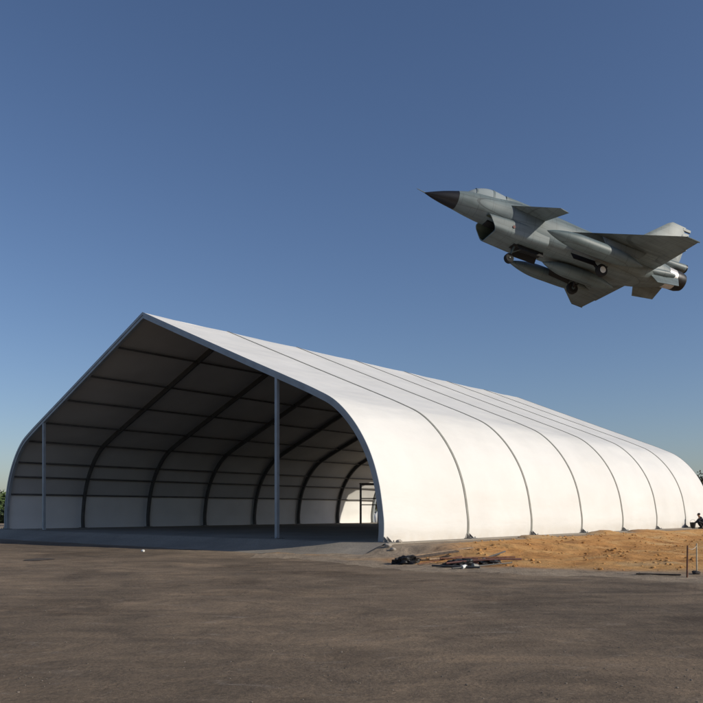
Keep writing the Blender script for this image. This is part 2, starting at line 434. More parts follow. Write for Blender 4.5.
def dirt_h(x, y):
    u, v = uv_of(x, y)
    yb = border_y(x) + 0.5 * noise.noise(Vector((x * 0.8, 2.0, 5))) + 0.25 * noise.noise(Vector((x * 2.6, 8.0, 5)))
    edge = (y - yb) / 2.4                        # grows inward from the yard border
    rise = min(1.0, edge)
    wall = min(-u - 0.52, 50)
    if v < 0 and -u < 0.5: wall = min(wall, 50)
    g = ground_h(x, y)
    h = g + 0.07 * max(-1.2, rise) + 0.02
    inner = sm(edge * 0.7) * sm((wall + 0.1) / 0.9) * (1.0 if v > 0.2 else sm((v + 2.6) / 2.2))
    h += inner * sm((wall - 0.2) / 3.0) * (0.02 + 0.12 * max(0, noise.noise(Vector((x * 0.33, y * 0.33, 9.2))) + 0.25) + 0.10 * noise.noise(Vector((x * 0.9, y * 0.9, 2.2)))
                  + 0.05 * noise.noise(Vector((x * 2.4, y * 2.4, 6.2))) + 0.022 * noise.noise(Vector((x * 6, y * 6, 1.2))))
    for mx, my, mh, mr in MOUNDS:
        q = math.hypot(x - mx, y - my) / mr
        if q < 1: h += 0.55 * mh * (1 - sm(q)) * (0.8 + 0.5 * noise.noise(Vector((x * 3, y * 3, 4))))
    h += 0.010 * noise.noise(Vector((x * 5, y * 5, 3)))
    if wall < 0: h = min(h, SLAB - 0.03)
    if wall < -0.4 and v > -0.45: h = -0.3
    if -0.6 < v < 0.2 and wall < 0.3: h = min(h, SLAB + 0.01)
    if u > 3.4: h = g - 0.2
    if -2.6 < u <= -0.4 and -2.4 < v < 0.6:
        rz = SLAB - 0.03 if v > -0.55 else max(-0.05, (SLAB - 0.03) * (1 - sm((-v - 0.5) / 1.6)))
        h = max(h, rz * (1 - sm((-u - 0.9) / 1.7)))
    if u > -0.40 and v > -1.5: h = min(h, -0.05)
    if wall < 3.5: h = min(h, SLAB - 0.06 + 0.10 * sm((wall - 0.3) / 2.5) + (0.5 if any(math.hypot(x - q[0], y - q[1]) < q[3] for q in MOUNDS[:3]) else 0))
    return h
dxs = graded(-3.2, [(10, 0.11), (24, 0.2), (60, 0.9)])
dys = graded(8.5, [(15, 0.5), (30, 0.11), (48, 0.3), (75, 1.2)])
nx = len(dxs)
gv = [(x, y, dirt_h(x, y)) for y in dys for x in dxs]
keep = []
for j in range(len(dys) - 1):
    for i in range(nx - 1):
        q = (j * nx + i, j * nx + i + 1, (j + 1) * nx + i + 1, (j + 1) * nx + i)
        if any(gv[k][2] > ground_h(gv[k][0], gv[k][1]) - 0.06 for k in q): keep.append(q)
used = sorted({k for q in keep for k in q}); rmap = {k: i for i, k in enumerate(used)}
me = bpy.data.meshes.new('dirt_bank'); me.from_pydata([gv[k] for k in used], [], [tuple(rmap[k] for k in q) for q in keep]); me.update()
me.polygons.foreach_set('use_smooth', [True] * len(me.polygons)); me.materials.append(M['dirt'])
at = me.attributes.new('trodden', 'FLOAT', 'POINT')
def trodden(x, y):
    u, v = uv_of(x, y)
    e = (y - border_y(x)) + 1.1 * noise.noise(Vector((x * 0.5, y * 0.5, 1)))
    a = 1 - sm((e - 0.5) / 1.4)
    b = 1 - sm((math.hypot(x - 0.8, y - 24.3) - 1.2) / 2.6)
    c = 1 - sm((-u - 0.7 + 0.3 * noise.noise(Vector((x, y, 2)))) / 0.9)
    return max(a, b, c * 0.7)
at.data.foreach_set('value', [trodden(gv[k][0], gv[k][1]) for k in used])
dirt = bpy.data.objects.new('dirt_bank', me); C.objects.link(dirt); dirt['kind'] = 'structure'

def top_h(x, y):
    h = ground_h(x, y); g2 = dirt_h(x, y) if -3.2 < x < 60 and 8.5 < y < 75 else -9
    u, v = uv_of(x, y)
    if -0.5 < u < W + 0.5 and -0.55 < v < LEN + 0.5: return SLAB
    return max(h, g2)

# clods and gravel nobody could count
def pebble_field(name, pts, m, seed):
    r = random.Random(seed)
    protos = []
    for k in range(5):
        b = bmesh.new(); bmesh.ops.create_icosphere(b, subdivisions=1, radius=1.0)
        for v in b.verts: v.co *= 0.7 + 0.5 * r.random()
        b.verts.ensure_lookup_table()
        protos.append(([tuple(v.co) for v in b.verts], [tuple(x.index for x in f.verts) for f in b.faces])); b.free()
    V, F = [], []
    for x, y, z, s in pts:
        pv, pf = protos[r.randrange(5)]; a = r.random() * 6.28; ca, sa = math.cos(a), math.sin(a); fl = 0.5 + 0.35 * r.random(); o = len(V)
        for p in pv: V.append((x + s * (p[0] * ca - p[1] * sa), y + s * (p[0] * sa + p[1] * ca), z + s * p[2] * fl))
        F += [tuple(i + o for i in f) for f in pf]
    me = bpy.data.meshes.new(name); me.from_pydata(V, [], F); me.update(); me.materials.append(m)
    o = bpy.data.objects.new(name, me); C.objects.link(o)
    return o
pts = []
while len(pts) < 2600:
    x = random.uniform(0, 22); y = random.uniform(14, 38); u, v = uv_of(x, y)
    if u > -0.6 or y < border_y(x) + 0.2: continue
    if trodden(x, y) > 0.45 or noise.noise(Vector((x * 0.6, y * 0.6, 12))) < random.uniform(-0.6, 0.5): continue
    s = 0.012 + 0.06 * random.random() ** 4
    pts.append((x, y, top_h(x, y) + s * 0.15, s))
tag(pebble_field('soil_clods', pts, M['dirt'], 3), 'loose orange soil clods scattered over the dirt bank beside the tent', 'soil', kind='stuff')
pts = []
while len(pts) < 2600:
    y = 5.2 + 22 * random.random() ** 1.6; x = random.uniform(-0.5, 0.5) * y * 1.0
    if noise.noise(Vector((x * 0.5, y * 0.5, 31))) < random.uniform(-0.8, 0.5): continue
    if uv_of(x, y)[1] > -0.7: continue
    s = 0.003 + 0.010 * random.random() ** 5
    pts.append((x, y, top_h(x, y) + s * 0.15, s))
M['gravel'] = mat('gravel', (0.17, 0.145, 0.12), 0.9, var=0.4, vscale=1.2)
tag(pebble_field('gravel', pts, M['gravel'], 4), 'small loose gravel strewn over the dusty brown yard', 'gravel', kind='stuff')

# ---------------------------------------------------------------- the hangar tent
PROF = [(0, 0), (-0.03, 0.45), (0.0, 0.95), (0.20, 2.06), (0.60, 3.10), (1.25, 4.08), (2.12, 4.90), (3.13, 5.43), (4.66, 6.09), (6.75, 6.97), (9.06, 7.95), (11.6, 9.03), (14.1, 10.1)]
def catmull(P, n=8):
    out = []
    Q = [Vector((*P[0], 0)) * 2 - Vector((*P[1], 0))] + [Vector((*p, 0)) for p in P] + [Vector((*P[-1], 0)) * 2 - Vector((*P[-2], 0))]
    for i in range(1, len(Q) - 2):
        for k in range(n):
            t = k / n; a, b, c, d = Q[i - 1:i + 3]
            p = 0.5 * ((2 * b) + (c - a) * t + (2 * a - 5 * b + 4 * c - d) * t * t + (3 * b - a - 3 * c + d) * t ** 3)
            out.append((p.x, p.y))
    out.append(P[-1]); return out
PR = catmull(PROF, 6)                             # right half, foot to ridge
HALF = W / 2
def normals(P):
    N = []
    for i in range(len(P)):
        a = P[max(0, i - 1)]; b = P[min(len(P) - 1, i + 1)]
        t = Vector((b[0] - a[0], b[1] - a[1])).normalized()
        N.append((-t.y, t.x))                     # outward is towards smaller u / larger z
    N[-1] = (-0.0, 1.0)
    return N
NR = normals(PR)
# at the ridge the offset must reach along the mitre
_t = Vector((PR[-1][0] - PR[-2][0], PR[-1][1] - PR[-2][1])).normalized()
NR[-1] = (0.0, 1.0 / _t.x)
def vs(v, x):
    """the bays on the left side are set a little closer than on the right"""
    return v * (1 - 0.060 * (HALF - x) / W)

def pt(i, off, v, side):
    """tent local point of profile sample i, `off` outside the profile; local x to the right, y along the tent"""
    u = PR[i][0] + NR[i][0] * off; z = PR[i][1] + NR[i][1] * off
    x = (HALF - u) * side
    return Vector((x, vs(v, x), z))
NP = len(PR)
org = tw(HALF, 0, SLAB)
ang = math.atan2(-L.y, -L.x)
tent = thing('hangar_tent', 'huge white curved hangar tent with open gable on a concrete slab', 'tent', org, ang)

def frame_sweep(bm, v0, v1, o_in, o_out, n_full=True):
    """closed box-section arch from the right foot over the ridge to the left foot"""
    rings = []
    for side, idx in ((1, range(NP)), (-1, range(NP - 2, -1, -1))):
        for i in idx:
            rings.append([pt(i, o_out, v0, side), pt(i, o_out, v1, side), pt(i, o_in, v1, side), pt(i, o_in, v0, side)])
    loft(bm, rings)

for k in range(NB + 1):
    v = k * BAY
    bm = bmesh.new()
    if k in (0, NB):
        s = -1 if k == 0 else 1
        frame_sweep(bm, v + 0.085 * 1, v - 0.085 * 1, -0.235, -0.06)
        rib = obj('arch_rib', bm, M['alu_front'], tent)
        # clamp profile that holds the fabric edge
        bm = bmesh.new(); frame_sweep(bm, v - 0.115 if k == 0 else v + 0.09, v - 0.09 if k == 0 else v + 0.115, -0.10, 0.015)
        obj('edge_trim', bm, M['alu_front'], rib)
    else:
        frame_sweep(bm, v - 0.06, v + 0.06, -0.27, -0.03)
        rib = obj('arch_rib', bm, M['rib'], tent)
        bm = bmesh.new(); frame_sweep(bm, v - 0.06, v + 0.06, -0.028, 0.022)
        obj('keder_track', bm, M['keder'], rib)
# fabric: one sheet per bay and side, pulled slightly in between the ribs, white outside and grey inside
NV = 10
for k in range(NB):
    for side in (1, -1):
        bm = bmesh.new(); v0, v1 = k * BAY + (0.05 if k else -0.085), (k + 1) * BAY - (0.05 if k < NB - 1 else -0.085)
        O, I = [], []
        for a in range(NV + 1):
            t = a / NV; v = v0 + (v1 - v0) * t
            sag = 0.075 * (4 * t * (1 - t)) ** 0.8
            ro, ri = [], []
            for i in range(NP):
                h = PR[i][1]
                fade = min(1, h / 1.2) * (0.55 if i > NP - 4 else 1.0)
                w = 0.022 * noise.noise(Vector((PR[i][0] * 2.2 + 5 * k, v * 0.45, h * 2.2 + side * 3))) * fade + 0.028 * noise.noise(Vector((PR[i][0] * 0.7 + 9 * k, v * 0.6, h * 0.7 + side * 5))) * fade
                off = -sag * fade * (0.75 + 0.3 * noise.noise(Vector((k * 3.3, side, h * 0.4)))) + w * (4 * t * (1 - t))
                ro.append(bm.verts.new(pt(i, off, v, side))); ri.append(bm.verts.new(pt(i, off - 0.012, v, side)))
            O.append(ro); I.append(ri)
        for a in range(NV):
            for i in range(NP - 1):
                f = bm.faces.new((O[a][i], O[a + 1][i], O[a + 1][i + 1], O[a][i + 1])); f.material_index = 0
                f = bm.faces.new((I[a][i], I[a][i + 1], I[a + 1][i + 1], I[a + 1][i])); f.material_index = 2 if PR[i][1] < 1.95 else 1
        for a in range(NV):
            for i in (0, NP - 1): bm.faces.new((O[a][i], O[a + 1][i], I[a + 1][i], I[a][i]))
        for i in range(NP - 1):
            for a in (0, NV): bm.faces.new((O[a][i], O[a][i + 1], I[a][i + 1], I[a][i]))
        me = bpy.data.meshes.new('fabric_panel'); bm.normal_update(); bmesh.ops.recalc_face_normals(bm, faces=bm.faces); bm.to_mesh(me); bm.free()
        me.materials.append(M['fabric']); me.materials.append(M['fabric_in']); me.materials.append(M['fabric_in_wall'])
        me.polygons.foreach_set('use_smooth', [True] * len(me.polygons)); me.set_sharp_from_angle(angle=R(40))
        o = bpy.data.objects.new('fabric_panel', me); C.objects.link(o); o.parent = tent
# purlins
def arc_at(z):
    return min(range(NP), key=lambda i: abs(PR[i][1] - z))
PUR = [arc_at(z) for z in (2.12, 3.02, 3.86, 5.08, 6.0, 7.0, 8.0, 9.0)]
for side in (1, -1):
    for i in PUR:
        bm = bmesh.new(); add_bar(bm, pt(i, -0.16, 0.06, side), pt(i, -0.16, LEN - 0.06, side), 0.05, 8)
        obj('purlin', bm, M['purlin'], tent, True, 50)
bm = bmesh.new(); add_bar(bm, pt(NP - 1, -0.17, 0.06, 1), pt(NP - 1, -0.17, LEN - 0.06, 1), 0.06, 8)
obj('ridge_purlin', bm, M['purlin'], tent, True, 50)
# gable posts in the open front
def prof_z(u):
    for a, b in zip(PR, PR[1:]):
        if a[0] <= u <= b[0] and a[1] > 1: return a[1] + (b[1] - a[1]) * (u - a[0]) / (b[0] - a[0])
    return 10
for u in (5.26, W - 4.55):
    uu = min(u, W - u); x = HALF - u
    bm = bmesh.new(); add_box(bm, (x, 0.0, (prof_z(uu) - 0.2) / 2 + 0.02), (0.13, 0.13, prof_z(uu) - 0.2))
    po = obj('gable_post', bm, M['alu_front'], tent)
    bm = bmesh.new(); add_box(bm, (x, 0, 0.012), (0.42, 0.42, 0.02))
    for sx in (-0.15, 0.15):
        for sy in (-0.15, 0.15): add_bar(bm, (x + sx, sy, 0.02), (x + sx, sy, 0.06), 0.018, 6)
    obj('base_plate', bm, M['plate'], po)
# feet of the ribs
for k in range(NB + 1):
    for side in (1, -1):
        bm = bmesh.new(); x = HALF * side; v = vs(k * BAY, x)
        add_box(bm, (x + 0.02 * side, v, 0.013), (0.62, 0.44, 0.022))
        for sy in (-0.09, 0.09):     # gussets outside the sheet
            V = [bm.verts.new((x + side * a, v + sy + t, z)) for t in (-0.008, 0.008) for a, z in ((0.03, 0.024), (0.24, 0.024), (0.03, 0.20))]
            bm.faces.new(V[:3]); bm.faces.new(V[3:])
            for i in range(3): bm.faces.new((V[i], V[(i + 1) % 3], V[3 + (i + 1) % 3], V[3 + i]))
        foot = obj('base_plate', bm, M['plate'], tent)
        for sy in (-0.16, 0.16):
            b2 = bmesh.new(); add_bar(b2, (x + 0.24 * side, v + sy, 0.024), (x + 0.24 * side, v + sy, 0.075), 0.022, 6)
            obj('bolt', b2, M['bolt'], foot)

# ---------------------------------------------------------------- the fighter jet
JR = Matrix(((-0.931175512210339, 0.31566271273951413, 0.18239851218045877), (-0.29267396841475335, -0.9455690582623738, 0.1422712348585924), (0.217380113330975, 0.07909619359957304, 0.9728770109758772)))
JS = 1.529786429252848
JO = Vector((5.4570179262187555, 56.41817067938827, 23.793441420852886 + CAM_H))
JC = Vector((-8.0, 0, -1.0))                          # empty under the belly
jet = thing('fighter_jet', 'grey canard fighter jet flying low with its landing gear down', 'jet')
mw = (JR * JS).to_4x4(); mw.translation = JO + JR @ JC * JS
jet.matrix_world = mw
def J(bm):
    bmesh.ops.translate(bm, vec=-JC, verts=bm.verts); return bm
def jobj(name, bm, m, parent=None, smooth=True, auto=35):
    return obj(name, J(bm), m, parent or jet, smooth, auto)

def section(x, top, bot, w, zc=None, n=36, e=2.3, eb=None):
    zc = (top + bot) / 2 if zc is None else zc
    pts = []
    for i in range(n):
        a = 2 * math.pi * i / n; c, s = math.cos(a), math.sin(a)
        ex = e if s >= 0 else (eb or e)
        y = w * math.copysign(abs(c) ** (2 / ex), c)
        z = zc + (top - zc if s >= 0 else zc - bot) * math.copysign(abs(s) ** (2 / ex), s)
        pts.append(Vector((x, y, z)))
    return pts
def dense(keys, step=0.25):
    """smoothly interpolate section keys (x, top, bot, w, zc, e, eb)"""
    out = []
    for i in range(len(keys) - 1):
        a, b = keys[i], keys[i + 1]; n = max(1, round(abs(b[0] - a[0]) / step))
        p = keys[max(0, i - 1)]; q = keys[min(len(keys) - 1, i + 2)]
        for k in range(n):
            t = k / n; row = []
            for c in range(len(a)):
                m0 = (b[c] - p[c]) / max(1e-6, abs(b[0] - p[0])) * abs(b[0] - a[0]); m1 = (q[c] - a[c]) / max(1e-6, abs(q[0] - a[0])) * abs(b[0] - a[0])
                h = (2 * t ** 3 - 3 * t * t + 1) * a[c] + (t ** 3 - 2 * t * t + t) * m0 + (-2 * t ** 3 + 3 * t * t) * b[c] + (t ** 3 - t * t) * m1
                row.append(h if c else a[0] + (b[0] - a[0]) * t)
            out.append(row)
    out.append(list(keys[-1])); return out
NOSE = [(-0.0, -0.03, -0.07, 0.02, -0.05, 2, 2), (-0.4, 0.14, -0.15, 0.16, 0.0, 2, 2), (-0.95, 0.36, -0.22, 0.32, 0.07, 2, 2), (-1.65, 0.60, -0.28, 0.47, 0.15, 2, 2)]
BODY = [(-1.65, 0.60, -0.28, 0.47, 0.15, 2, 2), (-2.2, 0.76, -0.34, 0.57, 0.18, 2, 2.1), (-3.0, 0.86, -0.40, 0.66, 0.18, 2.1, 2.2), (-4.0, 0.98, -0.45, 0.72, 0.2, 2.1, 2.3),
        (-4.7, 1.12, -0.62, 0.80, 0.1, 2.1, 2.6), (-5.6, 1.15, -0.98, 0.92, 0.0, 2.0, 3.0), (-7.1, 1.10, -1.04, 1.02, 0.0, 2.0, 3.2), (-8.6, 0.96, -1.00, 1.06, 0.0, 2.1, 3.2),
        (-10.4, 0.92, -0.92, 1.02, 0.02, 2.2, 3.0), (-12.0, 0.98, -0.82, 0.94, 0.08, 2.2, 2.8), (-13.2, 0.94, -0.58, 0.82, 0.14, 2.2, 2.5), (-14.25, 0.86, -0.28, 0.62, 0.25, 2.1, 2.2)]
bm = bmesh.new(); loft(bm, [section(r[0], r[1], r[2], r[3], r[4], 40, r[5], r[6]) for r in dense(BODY)])
fus = jobj('fuselage', bm, M['jet'])
bm = bmesh.new(); loft(bm, [section(r[0], r[1], r[2], r[3], r[4], 40, r[5], r[6]) for r in dense(NOSE, 0.12)])
rad = jobj('radome', bm, M['radome'])
bm = bmesh.new(); add_bar(bm, (0.42, 0, 0.015), (-0.1, 0, -0.05), 0.012, 8, 0.03)
jobj('pitot_tube', bm, M['jet'], rad)
# canopy bubble
CAN = [(-2.12, 0.74, 0.5, 0.10, 0.55, 2, 2), (-2.4, 0.98, 0.45, 0.30, 0.5, 2, 2), (-2.75, 1.17, 0.4, 0.40, 0.5, 2, 2), (-3.2, 1.30, 0.4, 0.46, 0.5, 2, 2), (-3.7, 1.31, 0.4, 0.47, 0.5, 2, 2), (-4.3, 1.24, 0.4, 0.42, 0.5, 2, 2), (-4.9, 1.14, 0.4, 0.30, 0.5, 2, 2)]
bm = bmesh.new(); loft(bm, [section(r[0], r[1], r[2], r[3], r[4], 32) for r in dense(CAN, 0.1)])
can = jobj('canopy', bm, M['glass'])
bm = bmesh.new()
for xa in (-2.62, -3.5):
    r = min(dense(CAN, 0.02), key=lambda q: abs(q[0] - xa))
    loft(bm, [section(xa + dx, r[1] + g, r[2], r[3] + g, r[4], 32) for dx, g in ((-0.05, 0.012), (0.05, 0.012))])
jobj('canopy_frame', bm, M['jet'], can)
# spine fairing from canopy to fin
bm = bmesh.new()
SP = [(-4.2, 1.24, 0.6, 0.40), (-5.2, 1.22, 0.6, 0.42), (-7.1, 1.16, 0.6, 0.40), (-9.0, 1.02, 0.5, 0.34), (-11.0, 1.05, 0.5, 0.26), (-13.5, 1.10, 0.5, 0.2)]
loft(bm, [section(a, b, c, d, None, 20) for a, b, c, d in SP]); jobj('spine_fairing', bm, M['jet'])
# intake: raked rectangular mouth under the cockpit
def rrect(hw, zt, zb, xt, xb, n=8, rad_=0.22):
    pts = []
    for cx_, cz, a0 in ((hw - rad_, zt - rad_, 0), (-hw + rad_, zt - rad_, 90), (-hw + rad_, zb + rad_, 180), (hw - rad_, zb + rad_, 270)):
        for i in range(n):
            a = R(a0 + 90 * i / (n - 1)); y = cx_ + rad_ * math.cos(a); z = cz + rad_ * math.sin(a)
            t = (zt - z) / (zt - zb); pts.append(Vector((xt + (xb - xt) * t, y, z)))
    return pts
bm = bmesh.new()
rings = [rrect(0.95, -0.1, -1.08, -6.6, -6.6), rrect(0.90, -0.15, -1.09, -5.6, -5.6), rrect(0.84, -0.22, -1.08, -4.4, -4.75), rrect(0.80, -0.27, -1.04, -3.22, -3.72)]
loft(bm, rings, True, False)
intake = jobj('air_intake', bm, M['jet'], None, True, 40)
bm = bmesh.new(); loft(bm, [rrect(0.80, -0.27, -1.04, -3.22, -3.72), rrect(0.755, -0.315, -0.995, -3.24, -3.72)], False, False)
jobj('intake_lip', bm, M['jet'], intake)
bm = bmesh.new(); loft(bm, [rrect(0.754, -0.316, -0.994, -3.245, -3.725), rrect(0.66, -0.38, -0.95, -4.6, -4.9)], False, True)
jobj('intake_duct', bm, M['duct'], intake)
bm = bmesh.new(); add_box(bm, (-4.2, 0, -0.34), (1.6, 0.5, 0.26)); jobj('splitter', bm, M['jet_dark'], intake)
# small red marking on the intake's left cheek
bm = bmesh.new(); add_bar(bm, (-4.62, 0.855, -0.62), (-4.62, 0.872, -0.62), 0.075, 16); jobj('marking', bm, M['red'], intake)

def lifting(root_le, root_te, tip_te, tip_le, th_r, th_t, side, extra=None):
    """wing: lens section lofted from root to tip"""
    bm = bmesh.new(); rings = []
    for t in np.linspace(0, 1, 9):
        le = Vector(root_le).lerp(Vector(tip_le), t); te = Vector(root_te).lerp(Vector(tip_te), t)
        th = th_r + (th_t - th_r) * t; ring = []
        for q in np.linspace(0, 1, 9): ring.append(le.lerp(te, q) + Vector((0, 0, th * math.sin(math.pi * q ** 0.75))))
        for q in np.linspace(1, 0, 9)[1:-1]: ring.append(le.lerp(te, q) - Vector((0, 0, th * 0.8 * math.sin(math.pi * q ** 0.75))))
        rings.append([Vector((p.x, p.y * side, p.z)) for p in ring])
    loft(bm, rings); return bm
for side in (1, -1):
    w_ = jobj('wing', lifting((-7.15, 0.7, 0.10), (-13.05, 0.7, -0.05), (-12.48, 4.62, -0.40), (-11.68, 4.62, -0.38), 0.10, 0.03, side), M['jet'])
    bm = bmesh.new()                                   # trailing edge flap, hinged below the skin
    a = [(-12.25, 1.3, -0.09), (-12.98, 1.3, -0.11), (-12.66, 3.6, -0.32), (-12.12, 3.6, -0.30)]
    slabfoil(bm, [(x, y * side, z) for x, y, z in a], 0.10, (0, 0, 1)); jobj('flap', bm, M['jet'], w_)
    bm = bmesh.new(); add_bar(bm, (-11.75, 4.64 * side, -0.39), (-12.5, 4.64 * side, -0.41), 0.035, 8); jobj('wingtip_rail', bm, M['tank'], w_)
    # pylon and insignia on the underside
    bm = bmesh.new(); slabfoil(bm, [(-8.9, 2.0 * side, -0.15), (-11.6, 2.0 * side, -0.15), (-11.2, 2.0 * side, -0.60), (-9.2, 2.0 * side, -0.60)], 0.12, (0, 1, 0)); jobj('pylon', bm, M['jet'], w_)
    jobj('canard', lifting((-4.25, 0.62, 0.52), (-6.10, 0.62, 0.22), (-6.62, 2.42, 0.08), (-6.15, 2.36, 0.20), 0.055, 0.02, side), M['jet'])
    # ventral fins
    bm = bmesh.new(); slabfoil(bm, [(-12.85, 0.58 * side, -0.12), (-13.20, 1.02 * side, -0.80), (-14.55, 1.02 * side, -0.58), (-14.80, 0.58 * side, 0.10)], 0.06, (0, 1, 0.65 * side)); jobj('ventral_fin', bm, M['jet'])
    # main gear: strut, wheel and open door
    bm = bmesh.new(); add_bar(bm, (-9.35, 0.75 * side, -0.85), (-9.6, 1.12 * side, -1.42), 0.075, 10); add_bar(bm, (-10.2, 0.8 * side, -0.85), (-9.6, 1.05 * side, -1.38), 0.04, 8)
    g = jobj('main_gear', bm, M['jet_dark'])
    bm = bmesh.new(); revolve(bm, [(-0.11, 0.17), (-0.12, 0.26), (-0.08, 0.315), (0.08, 0.315), (0.12, 0.26), (0.11, 0.17)], (-9.6, 1.25 * side, -1.44), (0, 1, 0), 28)
    wl = jobj('wheel', bm, M['tyre'], g)
    bm = bmesh.new()
    if side == 1: add_bar(bm, (-9.6, 1.37, -1.44), (-9.6, 1.395, -1.44), 0.165, 24)
    else: add_bar(bm, (-9.6, -1.10, -1.44), (-9.6, -1.375, -1.44), 0.10, 20)
    jobj('wheel_hub', bm, M['rim'] if side == 1 else M['tank'], g)
    bm = bmesh.new(); slabfoil(bm, [(-7.9, 0.95 * side, -0.92), (-9.3, 1.0 * side, -0.92), (-9.3, 1.22 * side, -1.30), (-8.0, 1.12 * side, -1.26)], 0.05, (0, 1, 0.4 * side)); jobj('gear_door', bm, M['jet_dark'])
# fin with rudder
bm = bmesh.new(); slabfoil(bm, [(-10.6, 0, 0.85), (-12.65, 0, 2.16), (-14.15, 0, 3.40), (-14.45, 0, 3.56), (-15.35, 0, 3.52), (-14.62, 0, 1.15), (-14.6, 0, 0.85)], 0.17, (0, 1, 0))
fin = jobj('tail_fin', bm, M['jet'])
bm = bmesh.new(); slabfoil(bm, [(-14.66, 0, 1.38), (-15.10, 0, 3.2), (-15.60, 0, 3.2), (-15.18, 0, 1.38)], 0.09, (0, 1, 0)); jobj('rudder', bm, M['jet'], fin)
bm = bmesh.new(); add_box(bm, (-15.40, 0, 3.37), (0.5, 0.10, 0.14)); jobj('fin_antenna', bm, M['tank'], fin)
bm = bmesh.new(); revolve(bm, [(0, 0.05), (0.5, 0.2), (1.9, 0.24), (2.0, 0.22)], (-13.6, 0, 1.12), (-1, 0, 0.02), 20); ch = jobj('parachute_housing', bm, M['jet'])
bm = bmesh.new(); revolve(bm, [(0, 0.235), (0.08, 0.235), (0.14, 0.12)], (-15.55, 0, 1.16), (-1, 0, 0.02), 20); jobj('end_cap', bm, M['nozzle'], ch)
# engine: bare metal shroud and dark petals
bm = bmesh.new(); revolve(bm, [(0, 0.56), (0.5, 0.56), (1.05, 0.52), (1.05, 0.46)], (-13.9, 0, 0.27), (-1, 0, 0.03), 32); eng = jobj('engine_shroud', bm, M['hot'])
bm = bmesh.new(); revolve(bm, [(0.0, 0.535), (0.35, 0.53), (0.62, 0.45), (0.62, 0.41), (0.3, 0.40), (0.0, 0.38)], (-14.85, 0, 0.30), (-1, 0, 0.03), 32, False); nz = jobj('exhaust_nozzle', bm, M['nozzle'])
bm = bmesh.new(); add_bar(bm, (-15.05, 0, 0.30), (-15.0, 0, 0.30), 0.42, 24); jobj('turbine_face', bm, M['jet_dark'], nz)
for side in (1, -1):                                    # tail side fairings beside the engine
    bm = bmesh.new(); revolve(bm, [(0, 0.05), (0.8, 0.2), (1.7, 0.19), (2.2, 0.10)], (-12.3, 0.66 * side, -0.22), (-1, 0, 0.16), 14); jobj('actuator_fairing', bm, M['jet'])
# drop tanks
def drop_tank(x0, y, z, ln, r):
    bm = bmesh.new(); prof = []
    for i in range(29):
        t = i / 28
        rr = r * (math.sin(min(1, t / 0.36) * math.pi / 2) ** 0.8 if t < 0.36 else (1 if t < 0.62 else math.cos((t - 0.62) / 0.38 * math.pi / 2) ** 0.75))
        prof.append((t * ln, rr))
    revolve(bm, prof, (x0, y, z), (-1, 0, 0.0), 24)
    return jobj('drop_tank', bm, M['tank'])
drop_tank(-5.80, 2.0, -0.92, 5.7, 0.38); drop_tank(-5.95, -2.0, -0.78, 5.2, 0.36); drop_tank(-6.9, 0, -1.36, 4.4, 0.34)
# nose gear
bm = bmesh.new(); add_bar(bm, (-5.25, 0, -0.95), (-5.02, 0, -1.78), 0.06, 10); add_bar(bm, (-5.75, 0, -1.0), (-5.1, 0, -1.45), 0.035, 8); add_bar(bm, (-5.02, -0.14, -1.80), (-5.02, 0.14, -1.80), 0.035, 8)
ng = jobj('nose_gear', bm, M['tank'])
bm = bmesh.new(); revolve(bm, [(-0.10, 0.12), (-0.11, 0.20), (-0.07, 0.25), (0.07, 0.25), (0.11, 0.20), (0.10, 0.12)], (-5.02, 0, -1.80), (0, 1, 0), 24); jobj('wheel', bm, M['tyre'], ng)
bm = bmesh.new(); add_box(bm, (-5.9, 0, -1.085), (1.7, 0.5, 0.05)); jobj('gear_bay_shade', bm, M['jet_dark'])  # flat slab on the belly, the open bay's shade put into its near-black colour
for side in (1, -1):
    bm = bmesh.new(); slabfoil(bm, [(-5.2, 0.3 * side, -1.06), (-6.7, 0.3 * side, -1.06), (-6.7, 0.42 * side, -1.38), (-5.3, 0.42 * side, -1.38)], 0.04, (0, 1, 0.3 * side)); jobj('gear_door', bm, M['jet_dark'])

# ---------------------------------------------------------------- scaffold inside the far end
sc_t = thing('scaffold_tower', 'thin metal scaffold frame standing inside the far end of the tent', 'scaffold', (1.45, 60.5, SLAB), R(4))
tops = {}
for sx in (-0.72, 0.72):
    for sy in (-0.5, 0.5):
        bm = bmesh.new(); add_bar(bm, (sx, sy, 0.0), (sx, sy, 3.25), 0.045, 8); obj('standard', bm, M['scaf'], sc_t, True, 50)
for z in (1.55, 2.05, 3.15):
    for sy in (-0.5, 0.5):
        bm = bmesh.new(); add_bar(bm, (-0.72, sy, z), (0.72, sy, z), 0.035, 8); obj('ledger', bm, M['scaf'], sc_t, True, 50)
    for sx in (-0.72, 0.72):
        bm = bmesh.new(); add_bar(bm, (sx, -0.5, z + 0.05), (sx, 0.5, z + 0.05), 0.035, 8); obj('transom', bm, M['scaf'], sc_t, True, 50)
bm = bmesh.new(); add_box(bm, (0, 0, 3.24), (1.6, 1.0, 0.06)); obj('platform_board', bm, M['wood_dark'], sc_t)

